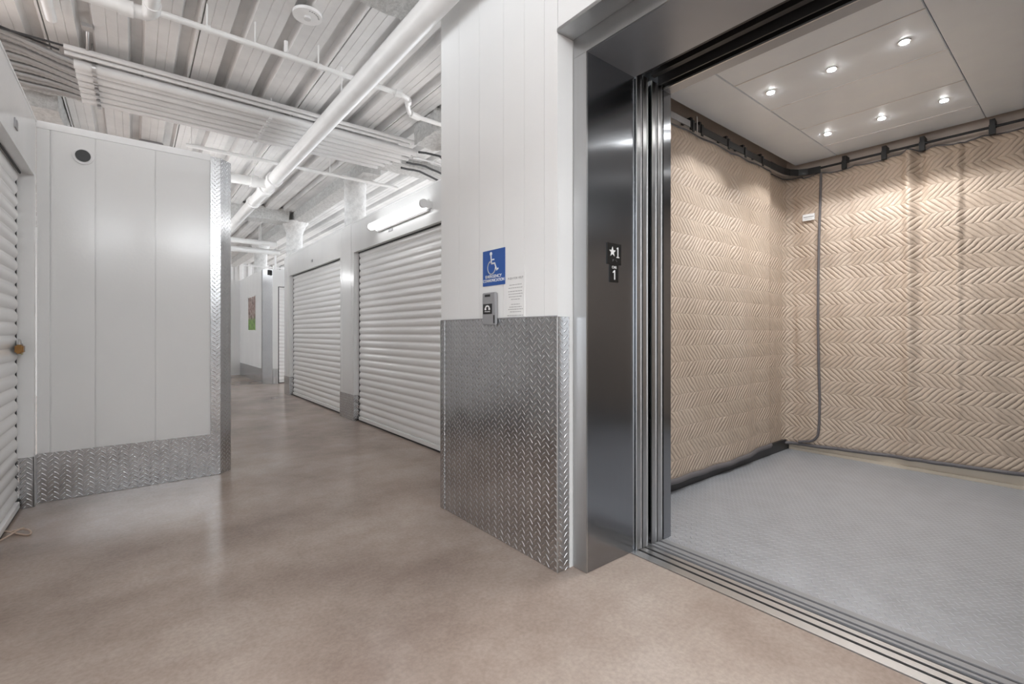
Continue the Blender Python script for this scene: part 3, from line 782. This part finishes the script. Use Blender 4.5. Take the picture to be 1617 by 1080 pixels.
pipe('thin_conduit', 'slim white conduit nearest the conduit bank, second from the lift side', [(-.42, 5.035, 3.31), (2.5, 5.035, 3.31)], .018, 'conduit', 'conduit')
t = thing('strut_hanger', 'metal strut hanger holding the conduit bank at upper left', 'hanger', (-.27, 5.4, 3.2))
obj('strut_channel', bx((-.27, -.235, 5.065, 5.93, 3.322, 3.345)), 'galv', t)
bm = bmesh.new(); cyl(bm, (-.26, 5.075, 3.32), (-.26, 5.075, 3.45), .007, 8); obj('hanger_rod', bm, 'galv', t); bm = bmesh.new(); cyl(bm, (-.28, 4.92, 3.32), (-.27, 4.75, 3.42), .009, 8); obj('hanger_rod', bm, 'galv', t)
obj('ceiling_bracket', bx((-.30, -.24, 4.70, 4.78, 3.395, 3.425), bev=.004), 'galv', t)
t = thing('strut_hanger', 'painted strut hanger across the middle of the conduit bank', 'hanger', (1.05, 5.4, 3.2))
obj('strut_channel', bx((1.035, 1.07, 5.065, 5.93, 3.322, 3.345)), 'conduit', t)
bm = bmesh.new(); cyl(bm, (1.05, 5.075, 3.32), (1.05, 5.075, 3.45), .007, 8); obj('hanger_rod', bm, 'conduit', t)
bm = bmesh.new(); cyl(bm, (1.05, 5.69, 3.34), (1.05, 5.69, 3.45), .007, 8); obj('hanger_rod', bm, 'conduit', t)
for nm, pts, lb in (('cable', [(-2, 4.9, 3.36), (-1.2, 4.93, 3.30), (-.8, 4.97, 3.33), (-.42, 4.98, 3.33)], 'dark cable slung along the lift side of the flexible conduits'),
                    ('cable', [(-1.6, 4.80, 3.41), (-1.0, 4.90, 3.36), (-.7, 5.02, 3.35), (-.45, 5.05, 3.32)], 'thin dark cable drooping over the flexible conduits at upper left')):
    pipe(nm, lb, pts, .008, 'rubber', 'cable', seg=8)
wr = random.Random(9)
for i, nm in enumerate(('topmost', 'second', 'third', 'fourth', 'lowest')):
    y = 5.0+i*.16; z = 3.33-i*.02; mt = 'conduit' if i in (0, 2) else 'rubber'
    pts = [(2.69+.10*k, y+.012*k*(1+.3*i), z+.035*math.sin(k*.45)+wr.uniform(-.006, .006)) for k in range(11)]
    pipe('cable', f'{nm} cable fanning out of the conduit ends at right', pts, .014, mt, 'cable', 'cables leaving the conduit bank', seg=8)
# beams
def beam(x0, x1, y0, y1, z0, label, mat='spray'):
    bm = bmesh.new(); box(bm, x0, x1, y0, y1, z0, 3.46)
    L = max(x1-x0, y1-y0)
    bmesh.ops.subdivide_edges(bm, edges=[e for e in bm.edges if e.calc_length() > L*.9], cuts=int(L/.06), use_grid_fill=True)
    bmesh.ops.subdivide_edges(bm, edges=[e for e in bm.edges if e.calc_length() > .15], cuts=3, use_grid_fill=True)
    for v in bm.verts:
        k = .009
        v.co += Vector((wr.uniform(-k, k), wr.uniform(-k, k), wr.uniform(-k, k) if v.co.z < 3.4 else 0))
    return tag(obj('ceiling_beam', bm, mat, None, 60), label, 'beam', 'fireproofed ceiling beams')
beam(-3.8, 6.3, 5.72, 6.10, 3.335, 'sprayed beam running across under the far edge of the conduit bank')
beam(-1.05, -.55, 6.11, 11.5, 3.20, 'sprayed beam stub above the corner of the left block')
beam(1.02, 1.54, 2.72, 3.06, 3.31, 'sprayed beam at the top beside the lift bump-out')
beam(2.38, 2.62, 6.11, 17.5, 3.26, 'sprayed beam over the row of columns')
beam(2.42, 2.72, 4.3, 4.75, 3.2, 'lumpy sprayed beam end above the right roll-up door wall')
beam(-3.8, 2.3, 9.62, 9.98, 3.22, 'white sprayed beam crossing beyond the conduit bank')
beam(2.76, 6.3, 4.3, 4.75, 3.12, 'beam in the recess above the right locker wall, coloured dark for the unlit cavity', 'track')  # dark colour stands in for the shade of the unlit cavity
pipe('cross_pipe', 'thin pipe crossing the corridor just past the conduit bank', [(.45, 6.31, 3.20), (2.95, 6.31, 3.20)], .022, extra=couplings([rod(.5, 6.31, 3.2), rod(2.0, 6.31, 3.2)]))
pipe('cross_pipe', 'white pipe crossing the far corridor near the ceiling', [(-.8, 10.6, 2.94), (2.28, 10.6, 2.94)], .05, extra=couplings([rod(.7, 10.6, 2.95), rod(2.0, 10.6, 2.95)]))
pipe('cross_pipe', 'far white pipe with a dark underside gap across the corridor end', [(-.8, 11.3, 2.88), (2.3, 11.3, 2.88), (2.5, 11.3, 2.88)], .06, extra=couplings([rod(.8, 11.3, 2.9), rod(2.1, 11.3, 2.9)]))
pipe('side_pipe', 'small white pipe reaching out over the end of the right locker wall', [(2.6, 12.2, 2.96), (2.6, 10.0, 2.93)], .045, extra=couplings([rod(2.6, 10.2, 2.95), rod(2.6, 12.0, 2.95)]))
t = thing('wire_run', 'horizontal white rail and post above the far block', 'rail', (2.3, 12.0, TOP))
obj('rail', bx((1.9, 2.9, 11.85, 11.88, 2.60, 2.62)), 'white', t); obj('post', bx((2.52, 2.56, 11.84, 11.88, TOP, 2.9)), 'white', t)
obj('post', bx((1.9, 1.93, 14.42, 14.45, TOP, 3.2)), 'gris', t)
# columns
def column(y, label, flare):
    bm = bmesh.new(); seg = 28; rings = []
    for z, r in ((0, .145), (2.9, .145), (3.05, .148), (3.14, .148+flare*.5), (3.21, .15+flare), (3.27, .152+flare*1.7)):
        rings.append([bm.verts.new((2.45+r*math.cos(a)*(1+.015*math.sin(3*a+z)), y+r*math.sin(a), z)) for a in [2*PI*k/seg for k in range(seg)]])
    for A, B in zip(rings, rings[1:]):
        for k in range(seg): bm.faces.new((A[k], A[(k+1) % seg], B[(k+1) % seg], B[k]))
    bm.faces.new(rings[0][::-1]); bm.faces.new(rings[-1])
    t = thing('column', label, 'column', (2.45, y, 0), 'white round columns')
    obj('shaft', bm, 'column', t, 60)
    bm = bmesh.new(); cyl(bm, (2.45, y, 2.86), (2.45, y, 2.872), .1475, 28); obj('band', bm, 'conduit', t, 40)
column(6.62, 'nearest white plastered column rising behind the right locker wall', .0)
column(9.85, 'white plastered column with a flared top beside the end of the right locker wall', .06)
column(13.0, 'distant white column standing behind the far block', .03)
# speaker / detector disc
t = thing('smoke_detector', 'round white detector disc on the metal deck ceiling', 'detector', (.975, 3.57, 3.38))
bm = bmesh.new(); cyl(bm, (.975, 3.57, 3.42), (.975, 3.57, 3.398), .098, 36); obj('base_disc', bm, 'white', t, 40)
bm = bmesh.new(); cyl(bm, (.975, 3.57, 3.40), (.975, 3.57, 3.380), .024, 24); obj('sensor_cap', bm, 'conduit', t, 40)
bm = bmesh.new()
for k in range(7):
    a = .3+k*.22; box(bm, .975+.075*math.cos(a)-.005, .975+.075*math.cos(a)+.005, 3.57-.075*math.sin(a)-.003, 3.57-.075*math.sin(a)+.003, 3.396, 3.399)
obj('vent_slots', bm, 'gris', t)
# box light/junction near the left, seen over the left wall
t = thing('junction_box', 'small grey box on the deck beyond the left end wall', 'box', (.28, 7.4, 3.3))
obj('box_body', bx((.05, .28, 7.1, 7.35, 3.28, 3.42), bev=.006), 'gris', t)
